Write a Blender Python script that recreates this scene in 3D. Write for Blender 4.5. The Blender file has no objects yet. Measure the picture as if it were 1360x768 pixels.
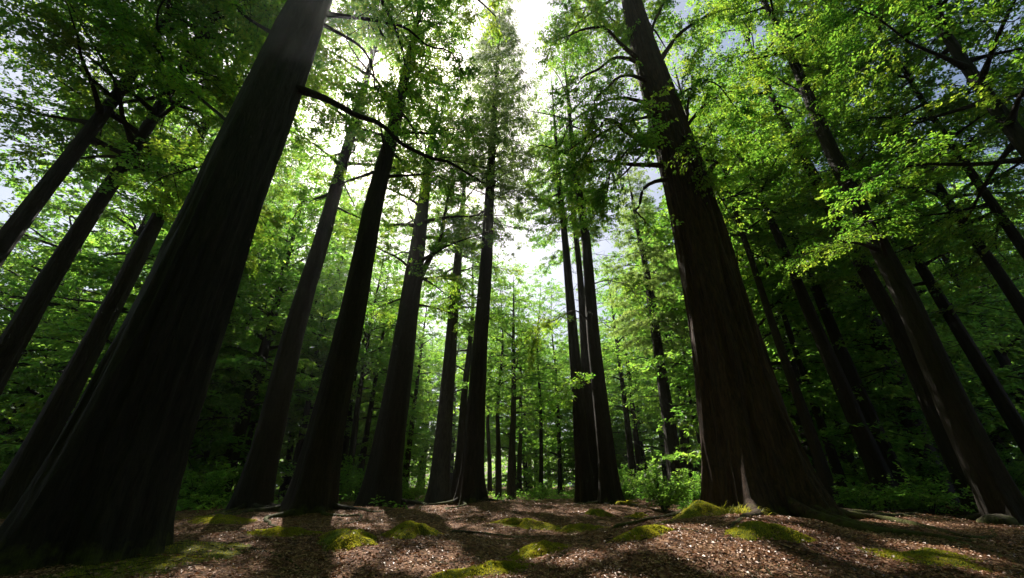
import bpy, math, random
import numpy as np
R = math.radians
sc = bpy.context.scene
COL = sc.collection
rng = np.random.default_rng(7)

# ------------------------------------------------------------------ camera geometry
F, CX, CY, PITCH, CAMH = 535.0, 680.0, 384.0, R(26.0), 0.95
cP, sP = math.cos(PITCH), math.sin(PITCH)
def at(px, py, Y):
    """world point seen at photograph pixel (px, py) at forward distance Y"""
    u, v = (px - CX) / F, (CY - py) / F
    k = Y / (cP - v * sP)
    return np.array([k * u, Y, CAMH + k * (sP + v * cP)])
SUN = np.array([-0.250, 0.600, 0.760]); SUN /= np.linalg.norm(SUN)

# ------------------------------------------------------------------ noise
def _hash(i, j, k):
    h = (i * 374761393 + j * 668265263 + k * 2147483647 + 974711) & 0xFFFFFFFF
    h = ((h ^ (h >> 13)) * 1274126177) & 0xFFFFFFFF
    return ((h ^ (h >> 16)) & 0xFFFF) / 65535.0
def vnoise(p):
    p = np.asarray(p, float); f = np.floor(p).astype(np.int64); t = p - f; t = t * t * (3 - 2 * t)
    i, j, k = f[..., 0], f[..., 1], f[..., 2]; a, b, c = t[..., 0], t[..., 1], t[..., 2]
    def L(x, y, w): return x + (y - x) * w
    return L(L(L(_hash(i, j, k), _hash(i+1, j, k), a), L(_hash(i, j+1, k), _hash(i+1, j+1, k), a), b),
             L(L(_hash(i, j, k+1), _hash(i+1, j, k+1), a), L(_hash(i, j+1, k+1), _hash(i+1, j+1, k+1), a), b), c)

# ------------------------------------------------------------------ mesh helpers
def make_mesh(name, verts, quads, matidx=None, smooth=True):
    me = bpy.data.meshes.new(name)
    verts = np.ascontiguousarray(verts, np.float32); quads = np.ascontiguousarray(quads, np.int32)
    n = len(quads)
    me.vertices.add(len(verts)); me.vertices.foreach_set('co', verts.ravel())
    me.loops.add(n * 4); me.loops.foreach_set('vertex_index', quads.ravel())
    me.polygons.add(n)
    me.polygons.foreach_set('loop_start', np.arange(0, n * 4, 4, dtype=np.int32))
    me.polygons.foreach_set('loop_total', np.full(n, 4, np.int32))
    if matidx is not None: me.polygons.foreach_set('material_index', np.ascontiguousarray(matidx, np.int32))
    sm = np.full(n, bool(smooth)) if np.isscalar(smooth) else smooth
    me.polygons.foreach_set('use_smooth', sm)
    me.update(calc_edges=True)
    return me
def link(name, me, mats, parent=None):
    o = bpy.data.objects.new(name, me); COL.objects.link(o)
    if not me.materials:
        for m in (mats if isinstance(mats, (list, tuple)) else [mats]): me.materials.append(m)
    if parent is not None: o.parent = parent
    return o
def tag(o, label=None, cat=None, group=None, kind=None):
    if label: o['label'] = label
    if cat: o['category'] = cat
    if group: o['group'] = group
    if kind: o['kind'] = kind
    return o
def empty(name, loc):
    o = bpy.data.objects.new(name, None); COL.objects.link(o); o.location = [float(a) for a in loc]
    o.empty_display_size = 0.3
    return o
class Geo:
    def __init__(s): s.v, s.q, s.m, s.sm, s.n = [], [], [], [], 0
    def add(s, v, q, m=0, smooth=True):
        v = np.asarray(v, float).reshape(-1, 3); q = np.asarray(q).reshape(-1, 4)
        s.v.append(v); s.q.append(q + s.n); s.m.append(np.full(len(q), m)); s.sm.append(np.full(len(q), smooth)); s.n += len(v)
    def mesh(s, name):
        return make_mesh(name, np.concatenate(s.v), np.concatenate(s.q), np.concatenate(s.m), np.concatenate(s.sm))

def tube(pts, rad, k=8, lumpy=0.0, seed=0):
    """a swept tube along a polyline, closed by shrinking both ends"""
    pts = np.asarray(pts, float); rad = np.asarray(rad, float); n = len(pts)
    tan = np.gradient(pts, axis=0); tan /= np.linalg.norm(tan, axis=1)[:, None] + 1e-9
    ref = np.where(np.abs(tan[:, 2:3]) > 0.85, [[1.0, 0, 0]], [[0, 0, 1.0]])
    a = np.cross(tan, ref); a /= np.linalg.norm(a, axis=1)[:, None] + 1e-9
    b = np.cross(tan, a)
    th = np.linspace(0, 2 * np.pi, k, endpoint=False)
    rr = rad[:, None] * np.ones(k)[None]
    if lumpy:
        rr = rr * (1 + lumpy * (vnoise(np.stack(np.broadcast_arrays(np.cos(th)[None] * 1.6 + seed, np.sin(th)[None] * 1.6, np.arange(n)[:, None] * 0.45), -1)) - 0.5) * 2)
    V = pts[:, None, :] + rr[..., None] * (np.cos(th)[None, :, None] * a[:, None, :] + np.sin(th)[None, :, None] * b[:, None, :])
    i, j = np.meshgrid(np.arange(n - 1), np.arange(k), indexing='ij')
    Q = np.stack([i * k + j, i * k + (j + 1) % k, (i + 1) * k + (j + 1) % k, (i + 1) * k + j], -1).reshape(-1, 4)
    return V.reshape(-1, 3), Q
def prisms(p0, p1, r0, r1):
    """many straight three-sided twigs at once"""
    d = p1 - p0; L = np.linalg.norm(d, axis=1)[:, None] + 1e-9; t = d / L
    ref = np.where(np.abs(t[:, 2:3]) > 0.8, [[1.0, 0, 0]], [[0, 0, 1.0]])
    a = np.cross(t, ref); a /= np.linalg.norm(a, axis=1)[:, None] + 1e-9; b = np.cross(t, a)
    out = []
    for P, r in ((p0, r0), (p1, r1)):
        for k in range(3):
            an = k * 2 * np.pi / 3
            out.append(P + r[:, None] * (math.cos(an) * a + math.sin(an) * b))
    V = np.stack(out, 1).reshape(-1, 3)
    base = np.arange(len(p0))[:, None, None] * 6
    Q = base + np.array([[0, 1, 4, 3], [1, 2, 5, 4], [2, 0, 3, 5]])[None]
    return V, Q.reshape(-1, 4)
def leaf_quads(P, axis, nrm, L, W):
    """folded diamond leaves: P base points, axis unit direction, nrm rough normal"""
    axis = axis / (np.linalg.norm(axis, axis=1)[:, None] + 1e-9)
    side = np.cross(axis, nrm); side /= np.linalg.norm(side, axis=1)[:, None] + 1e-9
    n2 = np.cross(side, axis)
    L = L[:, None]; W = W[:, None]
    v0 = P; v2 = P + axis * L - n2 * L * 0.18
    mid = P + axis * L * 0.45
    v1 = mid + side * W * 0.5 + n2 * W * 0.18; v3 = mid - side * W * 0.5 + n2 * W * 0.18
    V = np.stack([v0, v1, v2, v3], 1).reshape(-1, 3)
    return V, np.arange(len(P) * 4).reshape(-1, 4)

# ------------------------------------------------------------------ materials
def new_mat(name):
    m = bpy.data.materials.new(name); m.use_nodes = True
    nt = m.node_tree; nt.nodes.clear()
    out = nt.nodes.new('ShaderNodeOutputMaterial')
    return m, nt, out
def N(nt, typ, **kw):
    n = nt.nodes.new('ShaderNode' + typ)
    for k, v in kw.items():
        if k in n.inputs.keys() and not hasattr(n, k): n.inputs[k].default_value = v
        elif hasattr(n, k): setattr(n, k, v)
        else: n.inputs[k].default_value = v
    return n
def ramp(nt, stops, src):
    r = nt.nodes.new('ShaderNodeValToRGB'); e = r.color_ramp.elements
    while len(e) < len(stops): e.new(0.5)
    for el, (p, c) in zip(e, stops): el.position = p; el.color = (*c, 1) if len(c) == 3 else c
    nt.links.new(src, r.inputs[0]); return r
def mapping(nt, scale, coord='Object'):
    tc = nt.nodes.new('ShaderNodeTexCoord'); mp = nt.nodes.new('ShaderNodeMapping')
    mp.inputs['Scale'].default_value = scale; nt.links.new(tc.outputs[coord], mp.inputs[0]); return mp

def leaf_mat(name, cols, trans, tw=0.5):
    m, nt, out = new_mat(name)
    g = nt.nodes.new('ShaderNodeNewGeometry')
    tc = nt.nodes.new('ShaderNodeTexCoord'); nn = N(nt, 'TexNoise', Scale=0.55, Detail=3.0); nt.links.new(tc.outputs['Object'], nn.inputs['Vector'])
    ma = N(nt, 'Math', operation='MULTIPLY_ADD'); nt.links.new(nn.outputs['Fac'], ma.inputs[0]); ma.inputs[1].default_value = 2.0; ma.inputs[2].default_value = -0.75
    mb = N(nt, 'Math', operation='MULTIPLY_ADD'); nt.links.new(g.outputs['Random Per Island'], mb.inputs[0]); mb.inputs[1].default_value = 0.55; nt.links.new(ma.outputs[0], mb.inputs[2])
    rc = ramp(nt, [(i / (len(cols) - 1), c) for i, c in enumerate(cols)], mb.outputs[0])
    rt = ramp(nt, [(i / (len(trans) - 1), c) for i, c in enumerate(trans)], mb.outputs[0])
    d = nt.nodes.new('ShaderNodeBsdfPrincipled'); d.inputs['Roughness'].default_value = 0.5
    d.inputs['Specular IOR Level'].default_value = 0.35
    t = nt.nodes.new('ShaderNodeBsdfTranslucent'); mx = nt.nodes.new('ShaderNodeMixShader'); mx.inputs[0].default_value = tw
    nt.links.new(rc.outputs[0], d.inputs['Base Color']); nt.links.new(rt.outputs[0], t.inputs['Color'])
    nt.links.new(d.outputs[0], mx.inputs[1]); nt.links.new(t.outputs[0], mx.inputs[2]); nt.links.new(mx.outputs[0], out.inputs[0])
    return m
LEAF = leaf_mat('broad_leaf', [(0.018, 0.06, 0.014), (0.035, 0.09, 0.018), (0.06, 0.115, 0.02)],
                [(0.12, 0.36, 0.032), (0.27, 0.53, 0.045), (0.53, 0.66, 0.055)], 0.6)
NEEDLE = leaf_mat('needle_leaf', [(0.025, 0.06, 0.022), (0.04, 0.085, 0.025), (0.06, 0.11, 0.03)],
                  [(0.22, 0.40, 0.08), (0.34, 0.50, 0.10), (0.46, 0.58, 0.12)], 0.55)
UNDER = leaf_mat('understorey_leaf', [(0.025, 0.07, 0.014), (0.045, 0.105, 0.018), (0.07, 0.12, 0.02)],
                 [(0.14, 0.38, 0.045), (0.27, 0.53, 0.06), (0.44, 0.63, 0.07)], 0.6)
LITTER = leaf_mat('dead_leaf', [(0.06, 0.026, 0.014), (0.19, 0.080, 0.042), (0.34, 0.170, 0.092), (0.44, 0.27, 0.165)],
                  [(0.16, 0.06, 0.02), (0.28, 0.12, 0.05), (0.30, 0.16, 0.08)], 0.12)

LITTER.node_tree.nodes['Principled BSDF'].inputs['Specular IOR Level'].default_value = .45
LITTER.node_tree.nodes['Principled BSDF'].inputs['Roughness'].default_value = .45
def bark_mat(name, dark, light, moss=0.0, scale=1.0):
    m, nt, out = new_mat(name)
    mp = mapping(nt, (10 * scale, 10 * scale, 1.7 * scale))
    n1 = N(nt, 'TexNoise', Scale=1.6, Detail=9.0, Roughness=0.68, Distortion=0.6); nt.links.new(mp.outputs[0], n1.inputs['Vector'])
    mp2 = mapping(nt, (2.2, 2.2, 0.7)); n2 = N(nt, 'TexNoise', Scale=1.0, Detail=4.0); nt.links.new(mp2.outputs[0], n2.inputs['Vector'])
    mid = tuple((a + b) / 2 for a, b in zip(dark, light))
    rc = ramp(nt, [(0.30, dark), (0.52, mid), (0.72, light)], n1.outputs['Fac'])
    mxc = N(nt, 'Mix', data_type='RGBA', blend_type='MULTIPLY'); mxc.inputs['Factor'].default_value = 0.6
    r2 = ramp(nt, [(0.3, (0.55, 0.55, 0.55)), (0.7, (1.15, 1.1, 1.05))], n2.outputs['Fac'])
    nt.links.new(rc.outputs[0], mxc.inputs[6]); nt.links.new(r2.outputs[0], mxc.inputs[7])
    col = mxc.outputs[2]
    if moss:
        tc = nt.nodes.new('ShaderNodeTexCoord'); sx = nt.nodes.new('ShaderNodeSeparateXYZ'); nt.links.new(tc.outputs['Object'], sx.inputs[0])
        mr = N(nt, 'MapRange'); nt.links.new(sx.outputs['Z'], mr.inputs['Value'])
        mr.inputs['From Min'].default_value = 0.0; mr.inputs['From Max'].default_value = moss
        mr.inputs['To Min'].default_value = 0.42; mr.inputs['To Max'].default_value = 0.0
        nm = N(nt, 'TexNoise', Scale=5.0, Detail=9.0, Roughness=0.7); nt.links.new(tc.outputs['Object'], nm.inputs['Vector'])
        ad = N(nt, 'Math', operation='ADD'); nt.links.new(mr.outputs[0], ad.inputs[0]); nt.links.new(nm.outputs['Fac'], ad.inputs[1])
        st = ramp(nt, [(0.76, (0, 0, 0)), (0.98, (1, 1, 1))], ad.outputs[0])
        mg = N(nt, 'Mix', data_type='RGBA'); mg.inputs[7].default_value = (0.07, 0.075, 0.012, 1)
        nt.links.new(st.outputs[0], mg.inputs[0]); nt.links.new(col, mg.inputs[6]); col = mg.outputs[2]
    b = nt.nodes.new('ShaderNodeBsdfPrincipled'); b.inputs['Roughness'].default_value = 0.85; b.inputs['Specular IOR Level'].default_value = 0.25
    bp = N(nt, 'Bump', Strength=1.0, Distance=0.08); nt.links.new(n1.outputs['Fac'], bp.inputs['Height'])
    nt.links.new(col, b.inputs['Base Color']); nt.links.new(bp.outputs[0], b.inputs['Normal']); nt.links.new(b.outputs[0], out.inputs[0])
    return m
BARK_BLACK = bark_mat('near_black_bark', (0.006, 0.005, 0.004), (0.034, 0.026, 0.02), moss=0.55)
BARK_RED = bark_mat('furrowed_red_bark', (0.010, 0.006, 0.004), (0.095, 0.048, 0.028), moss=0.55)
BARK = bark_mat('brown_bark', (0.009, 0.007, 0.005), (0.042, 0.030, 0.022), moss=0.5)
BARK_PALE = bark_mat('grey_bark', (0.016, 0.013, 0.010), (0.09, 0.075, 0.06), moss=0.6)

def moss_mat():
    m, nt, out = new_mat('moss')
    tc = nt.nodes.new('ShaderNodeTexCoord')
    n = N(nt, 'TexNoise', Scale=14.0, Detail=8.0, Roughness=0.7); nt.links.new(tc.outputs['Object'], n.inputs['Vector'])
    n2 = N(nt, 'TexNoise', Scale=2.4, Detail=5.0); nt.links.new(tc.outputs['Object'], n2.inputs['Vector'])
    rc = ramp(nt, [(0.3, (0.035, 0.045, 0.008)), (0.5, (0.095, 0.12, 0.016)), (0.72, (0.19, 0.20, 0.03))], n.outputs['Fac'])
    st = ramp(nt, [(0.50, (0, 0, 0)), (0.66, (0.85, 0.85, 0.85))], n2.outputs['Fac'])
    mg = N(nt, 'Mix', data_type='RGBA'); mg.inputs[7].default_value = (0.085, 0.048, 0.026, 1)
    nt.links.new(st.outputs[0], mg.inputs[0]); nt.links.new(rc.outputs[0], mg.inputs[6])
    b = nt.nodes.new('ShaderNodeBsdfPrincipled'); b.inputs['Roughness'].default_value = 0.95; b.inputs['Specular IOR Level'].default_value = 0.1
    bp = N(nt, 'Bump', Strength=0.8, Distance=0.03); nt.links.new(n.outputs['Fac'], bp.inputs['Height'])
    nt.links.new(mg.outputs[2], b.inputs['Base Color']); nt.links.new(bp.outputs[0], b.inputs['Normal']); nt.links.new(b.outputs[0], out.inputs[0])
    return m
MOSS = moss_mat()
MOSS_BLADE = leaf_mat('moss_blade', [(0.08, 0.085, 0.012), (0.15, 0.145, 0.018), (0.24, 0.215, 0.03)],
                      [(0.34, 0.36, 0.025), (0.50, 0.48, 0.03), (0.62, 0.56, 0.05)], 0.5)
def ground_mat():
    m, nt, out = new_mat('forest_soil')
    tc = nt.nodes.new('ShaderNodeTexCoord')
    n = N(nt, 'TexNoise', Scale=9.0, Detail=10.0, Roughness=0.7); nt.links.new(tc.outputs['Object'], n.inputs['Vector'])
    v = N(nt, 'TexVoronoi', Scale=17.0); nt.links.new(tc.outputs['Object'], v.inputs['Vector'])
    sv = nt.nodes.new('ShaderNodeSeparateColor'); nt.links.new(v.outputs['Color'], sv.inputs[0])
    rc = ramp(nt, [(0.0, (0.05, 0.024, 0.014)), (0.5, (0.13, 0.06, 0.034)), (0.85, (0.22, 0.115, 0.064)), (1.0, (0.30, 0.18, 0.105))], sv.outputs[0])
    rn = ramp(nt, [(0.35, (0.45, 0.45, 0.45)), (0.65, (1.1, 1.1, 1.1))], n.outputs['Fac'])
    mx = N(nt, 'Mix', data_type='RGBA', blend_type='MULTIPLY'); mx.inputs['Factor'].default_value = 0.8
    nt.links.new(rc.outputs[0], mx.inputs[6]); nt.links.new(rn.outputs[0], mx.inputs[7])
    am = nt.nodes.new('ShaderNodeAttribute'); am.attribute_name = 'moss'
    nm = N(nt, 'TexNoise', Scale=7.0, Detail=8.0, Roughness=0.7); nt.links.new(tc.outputs['Object'], nm.inputs['Vector'])
    sm_ = N(nt, 'Math', operation='ADD'); nt.links.new(am.outputs['Fac'], sm_.inputs[0]); nt.links.new(nm.outputs['Fac'], sm_.inputs[1])
    st = ramp(nt, [(0.80, (0, 0, 0)), (1.0, (1, 1, 1))], sm_.outputs[0])
    mg = N(nt, 'Mix', data_type='RGBA'); mg.inputs[7].default_value = (0.075, 0.08, 0.014, 1)
    nt.links.new(st.outputs[0], mg.inputs[0]); nt.links.new(mx.outputs[2], mg.inputs[6])
    b = nt.nodes.new('ShaderNodeBsdfPrincipled'); b.inputs['Roughness'].default_value = 0.9; b.inputs['Specular IOR Level'].default_value = 0.15
    ad = N(nt, 'Math', operation='ADD'); nt.links.new(n.outputs['Fac'], ad.inputs[0]); nt.links.new(v.outputs['Distance'], ad.inputs[1])
    bp = N(nt, 'Bump', Strength=0.8, Distance=0.04); nt.links.new(ad.outputs[0], bp.inputs['Height'])
    nt.links.new(mg.outputs[2], b.inputs['Base Color']); nt.links.new(bp.outputs[0], b.inputs['Normal']); nt.links.new(b.outputs[0], out.inputs[0])
    return m
SOIL = ground_mat()

# ------------------------------------------------------------------ ground
BUMPS = [  # x, y, height, radius x, radius y
    (3.1, 7.6, 0.30, 2.3, 1.7), (5.4, 10.5, 0.35, 3.0, 2.6), (-1.6, 8.4, 0.14, 1.5, 1.0), (0.3, 6.0, 0.12, 1.3, 0.8),
    (-0.9, 13.5, 0.24, 3.4, 1.8), (2.0, 11.4, -0.16, 1.3, 1.6), (6.8, 7.2, 0.15, 2.0, 1.6), (-1.4, 18.5, 0.35, 2.6, 2.2),
    (-4.2, 10.2, 0.10, 1.8, 1.2), (3.4, 17.5, 0.25, 2.4, 2.2), (9.5, 12.0, 0.25, 2.5, 2.0), (-6.8, 15.5, 0.3, 2.2, 2.2), (-8.0, 6.5, 0.2, 3.0, 2.5)]
def gz(x, y):
    x = np.asarray(x, float); y = np.asarray(y, float)
    z = np.zeros(np.broadcast(x, y).shape)
    for bx, by, h, rx, ry in BUMPS: z = z + h * np.exp(-((x - bx) / rx) ** 2 - ((y - by) / ry) ** 2)
    o = np.zeros_like(z)
    z = z + 0.30 * (vnoise(np.stack([x * 0.45 + 31, y * 0.45 + 17, o], -1)) - 0.5)
    z = z + 0.09 * (vnoise(np.stack([x * 1.3 + 5, y * 1.3 + 9, o + 3], -1)) - 0.5)
    z = z + 0.03 * (vnoise(np.stack([x * 4.5, y * 4.5, o + 7], -1)) - 0.5)
    z = z - 0.16 * np.exp(-((y - 4.0) / 3.2) ** 2)
    far = np.clip((np.hypot(x, y) - 30) / 60, 0, 1)
    return z + far * 1.2 * (vnoise(np.stack([x * 0.06, y * 0.06, o + 11], -1)) - 0.35)
MOUNDS = []   # x, y, rx, ry, rotation of every moss cushion, filled below
def moss_at(x, y):
    x = np.asarray(x, float); y = np.asarray(y, float); a = np.zeros(np.broadcast(x, y).shape)
    for mx, my, rx, ry, ro in MOUNDS:
        c, s_ = math.cos(ro), math.sin(ro); u = ((x - mx) * c + (y - my) * s_) / rx; v = (-(x - mx) * s_ + (y - my) * c) / ry
        a = np.maximum(a, np.clip(1.32 - np.sqrt(u * u + v * v), 0, 1))
    n = vnoise(np.stack([x * 1.1 + 40, y * 1.1, x * 0], -1)) * .6 + vnoise(np.stack([x * 3.7, y * 3.7 + 8, x * 0], -1)) * .4
    wild = np.clip((vnoise(np.stack([x * .42 + 3, y * .42 + 75, x * 0], -1)) - .66) * 5, 0, 1) * .8
    return np.clip((np.maximum(a, wild) + n - .88) * 3.0, 0, 1)
def build_ground():
    s = np.linspace(-1, 1, 560); ax = np.sign(s) * (np.abs(s) * 16 + np.abs(s) ** 5 * 174)
    X, Y = np.meshgrid(ax, ax + 8, indexing='ij'); Z = gz(X, Y); n = len(s)
    i, j = np.meshgrid(np.arange(n - 1), np.arange(n - 1), indexing='ij')
    Q = np.stack([i * n + j, (i + 1) * n + j, (i + 1) * n + j + 1, i * n + j + 1], -1).reshape(-1, 4)
    me = make_mesh('ground', np.stack([X, Y, Z], -1).reshape(-1, 3), Q); at_ = me.attributes.new('moss', 'FLOAT', 'POINT'); at_.data.foreach_set('value', moss_at(X, Y).ravel().astype(np.float32))
    o = link('ground', me, SOIL)
    tag(o, 'brown leaf littered forest floor with low mossy rises', kind='structure')

# ------------------------------------------------------------------ trees
# sunlit openings wanted on the forest floor (x, y, rx, ry): gaps left in the canopy towards the sun
OPEN = [(3.2, 7.3, 1.5, 0.9), (0.3, 6.2, 0.9, 0.6), (-1.2, 7.2, 0.9, 0.5), (-2.4, 7.6, 0.5, 0.4), (4.6, 8.6, 0.9, 0.6), (6.4, 7.0, 1.0, 0.5),
        (1.5, 11.0, 0.8, 0.3), (-1.6, 11.8, 1.0, 0.4), (2.6, 15.0, 1.3, 0.5), (-2.2, 15.0, 0.8, 0.4), (-4.2, 12.0, 0.8, 0.5), (8.2, 9.8, 1.2, 0.5),
        (4.2, 10.2, 0.7, 0.8), (-0.3, 7.0, 1.2, 0.6), (1.2, 6.6, 0.8, 0.5), (2.4, 6.5, 0.8, 0.5), (4.3, 7.5, 0.8, 0.5), (7.4, 8.4, 1.0, 0.4), (2.9, 6.0, 1.1, 0.7), (1.0, 5.3, 0.8, 0.4), (-0.6, 5.8, 0.7, 0.35), (4.6, 6.4, 0.8, 0.5), (3.6, 7.2, 0.8, 0.5), (-2.6, 6.6, 0.5, 0.3), (5.8, 6.1, 0.5, 0.3), (0.6, 20.0, 1.5, 0.7), (5.0, 9.3, 0.5, 0.5), (-5.6, 14.0, 0.7, 0.5)]
OPEN = [(a, b, c * .8, d * .8) for a, b, c, d in OPEN]
OPEN_Z = [float(gz(x, y)) for x, y, _, _ in OPEN]
LIT = [(at(800, 130, 10.6), 2.6), (at(760, 230, 12.5), 2.0), (at(930, 150, 11.2), 2.0), (at(1060, 90, 12.2), 2.2), (at(1140, 300, 10.6), 1.4), (at(1090, 335, 11), 1.2),
       (at(925, 470, 10.3), 0.5), (at(470, 60, 7.8), 1.0), (at(280, 180, 7.5), 0.9)]
def sun_open(P, lit=0.8):
    """True where a leaf at P would shade one of the sunlit openings"""
    hit = np.zeros(len(P), bool)
    for (x, y, rx, ry), z in zip(OPEN, OPEN_Z):
        k = (P[:, 2] - z) / SUN[2]; gx = P[:, 0] - SUN[0] * k; gy = P[:, 1] - SUN[1] * k
        hit |= ((gx - x) / rx) ** 2 + ((gy - y) / ry) ** 2 < 1
    for c, r in LIT:                      # sunlit boughs: the canopy is thin on their sunward side
        q = P - c; t = q @ SUN; d2 = (q * q).sum(1) - t * t
        hit |= (t > r + 0.8) & (d2 < r * r) & (_hash(*(np.floor(P * 9).astype(np.int64).T)) < lit)
    return hit

def trunk_fn(spec):
    b = at(spec['b'][0], spec['b'][1], spec['Y']); u = at(spec['u'][0], spec['u'][1], spec['Y'])
    sl = (u[0] - b[0]) / (u[2] - b[2]); sl = float(np.clip(sl, -0.09, 0.09)) if not spec.get('free') else sl
    m = at(0.5 * (spec['b'][0] + spec['u'][0]), 0.5 * (spec['b'][1] + spec['u'][1]), spec['Y'])
    x0 = u[0] - sl * u[2] if abs(sl) < 0.2 else b[0]
    base = np.array([x0, spec['Y'], float(gz(x0, spec['Y']))])
    H = spec['H']; z384 = CAMH + 0.488 * spec['Y']; cph = spec['Y'] / math.hypot(spec['Y'], m[0])
    r0 = spec['d'] * cph / 2 / (1 - min(z384, H * 0.5) / H) ** 0.8
    sd = spec['seed']
    def cen(z):
        z = np.asarray(z, float)
        w = spec.get('wob', 0.12)
        o = np.zeros_like(z)
        dx = w * (vnoise(np.stack([z * 0.16 + sd, o, o], -1)) - 0.5) * 2 * np.clip(z / 6, 0, 1)
        dy = w * (vnoise(np.stack([z * 0.16 + sd, o + 9, o], -1)) - 0.5) * 2 * np.clip(z / 6, 0, 1)
        dx = dx + spec.get('bow', 0) * np.sin(np.pi * np.clip(z / 17.5, 0, 1))
        return np.stack([sl * z + dx, spec.get('ly', 0.0) * z + dy, z], -1)
    def rad(z):
        z = np.asarray(z, float)
        return r0 * np.clip(1 - z / H, 0.02, 1) ** spec.get('pw', 0.8) + spec.get('flare', 0.30) * r0 * np.exp(-np.maximum(z, 0) / (1.1 + 0.8 * r0))
    return base, cen, rad, r0
def build_trunk(spec, parent, cen, rad, r0, mat):
    na, nz = spec.get('res', (40, 60)); H = spec['H']
    t = np.linspace(0, 1, nz); z = -0.5 + (H * 0.97 + 0.5) * (t ** 1.7)
    th = np.linspace(0, 2 * np.pi, na, endpoint=False); sd = spec['seed']
    T, Z = np.meshgrid(th, z); c = cen(Z); r = rad(Z)
    nl = spec.get('lobes', 6); ph = sd * 1.7
    lob = (0.5 + 0.5 * np.cos(nl * T + ph + 0.6 * np.sin(2 * T + sd))) ** 2 * (0.5 + 0.5 * vnoise(np.stack([np.cos(T) * 1.5 + sd, np.sin(T) * 1.5, T * 0], -1)) * 1.6)
    r = r + r0 * spec.get('root', 0.5) * lob * np.exp(-np.maximum(Z, -0.2) / (0.35 + 0.4 * r0))
    r = r + r0 * 0.07 * np.cos(nl * T + ph) * np.exp(-np.maximum(Z, 0) / 6.0)
    k = spec.get('kf', 5.0 if r0 < 0.7 else 8.5)
    f1 = vnoise(np.stack([np.cos(T) * k + sd, np.sin(T) * k, Z * 0.55 + sd], -1)); f2 = vnoise(np.stack([np.cos(T) * k * 2.3 + sd, np.sin(T) * k * 2.3, Z * 1.3], -1))
    f3 = vnoise(np.stack([np.cos(T) * 1.3 + sd, np.sin(T) * 1.3, Z * 0.35], -1))
    f4 = vnoise(np.stack([np.cos(T) * 2.2 + sd, np.sin(T) * 2.2, Z * 1.1 + sd], -1))
    ridged = 1 - np.abs(f1 - 0.5) * 4 + 1.4 * np.clip(f4 - 0.72, 0, 1)
    r = r * (1 + spec.get('bark', 0.035) * ridged + 0.025 * (f2 - 0.5) * 2 + 0.10 * (f3 - 0.5))
    V = c + np.stack([r * np.cos(T), r * np.sin(T), np.zeros_like(T)], -1)
    i, j = np.meshgrid(np.arange(nz - 1), np.arange(na), indexing='ij')
    Q = np.stack([i * na + j, i * na + (j + 1) % na, (i + 1) * na + (j + 1) % na, (i + 1) * na + j], -1).reshape(-1, 4)
    return link('trunk', make_mesh('trunk', V.reshape(-1, 3), Q), mat, parent)

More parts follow.
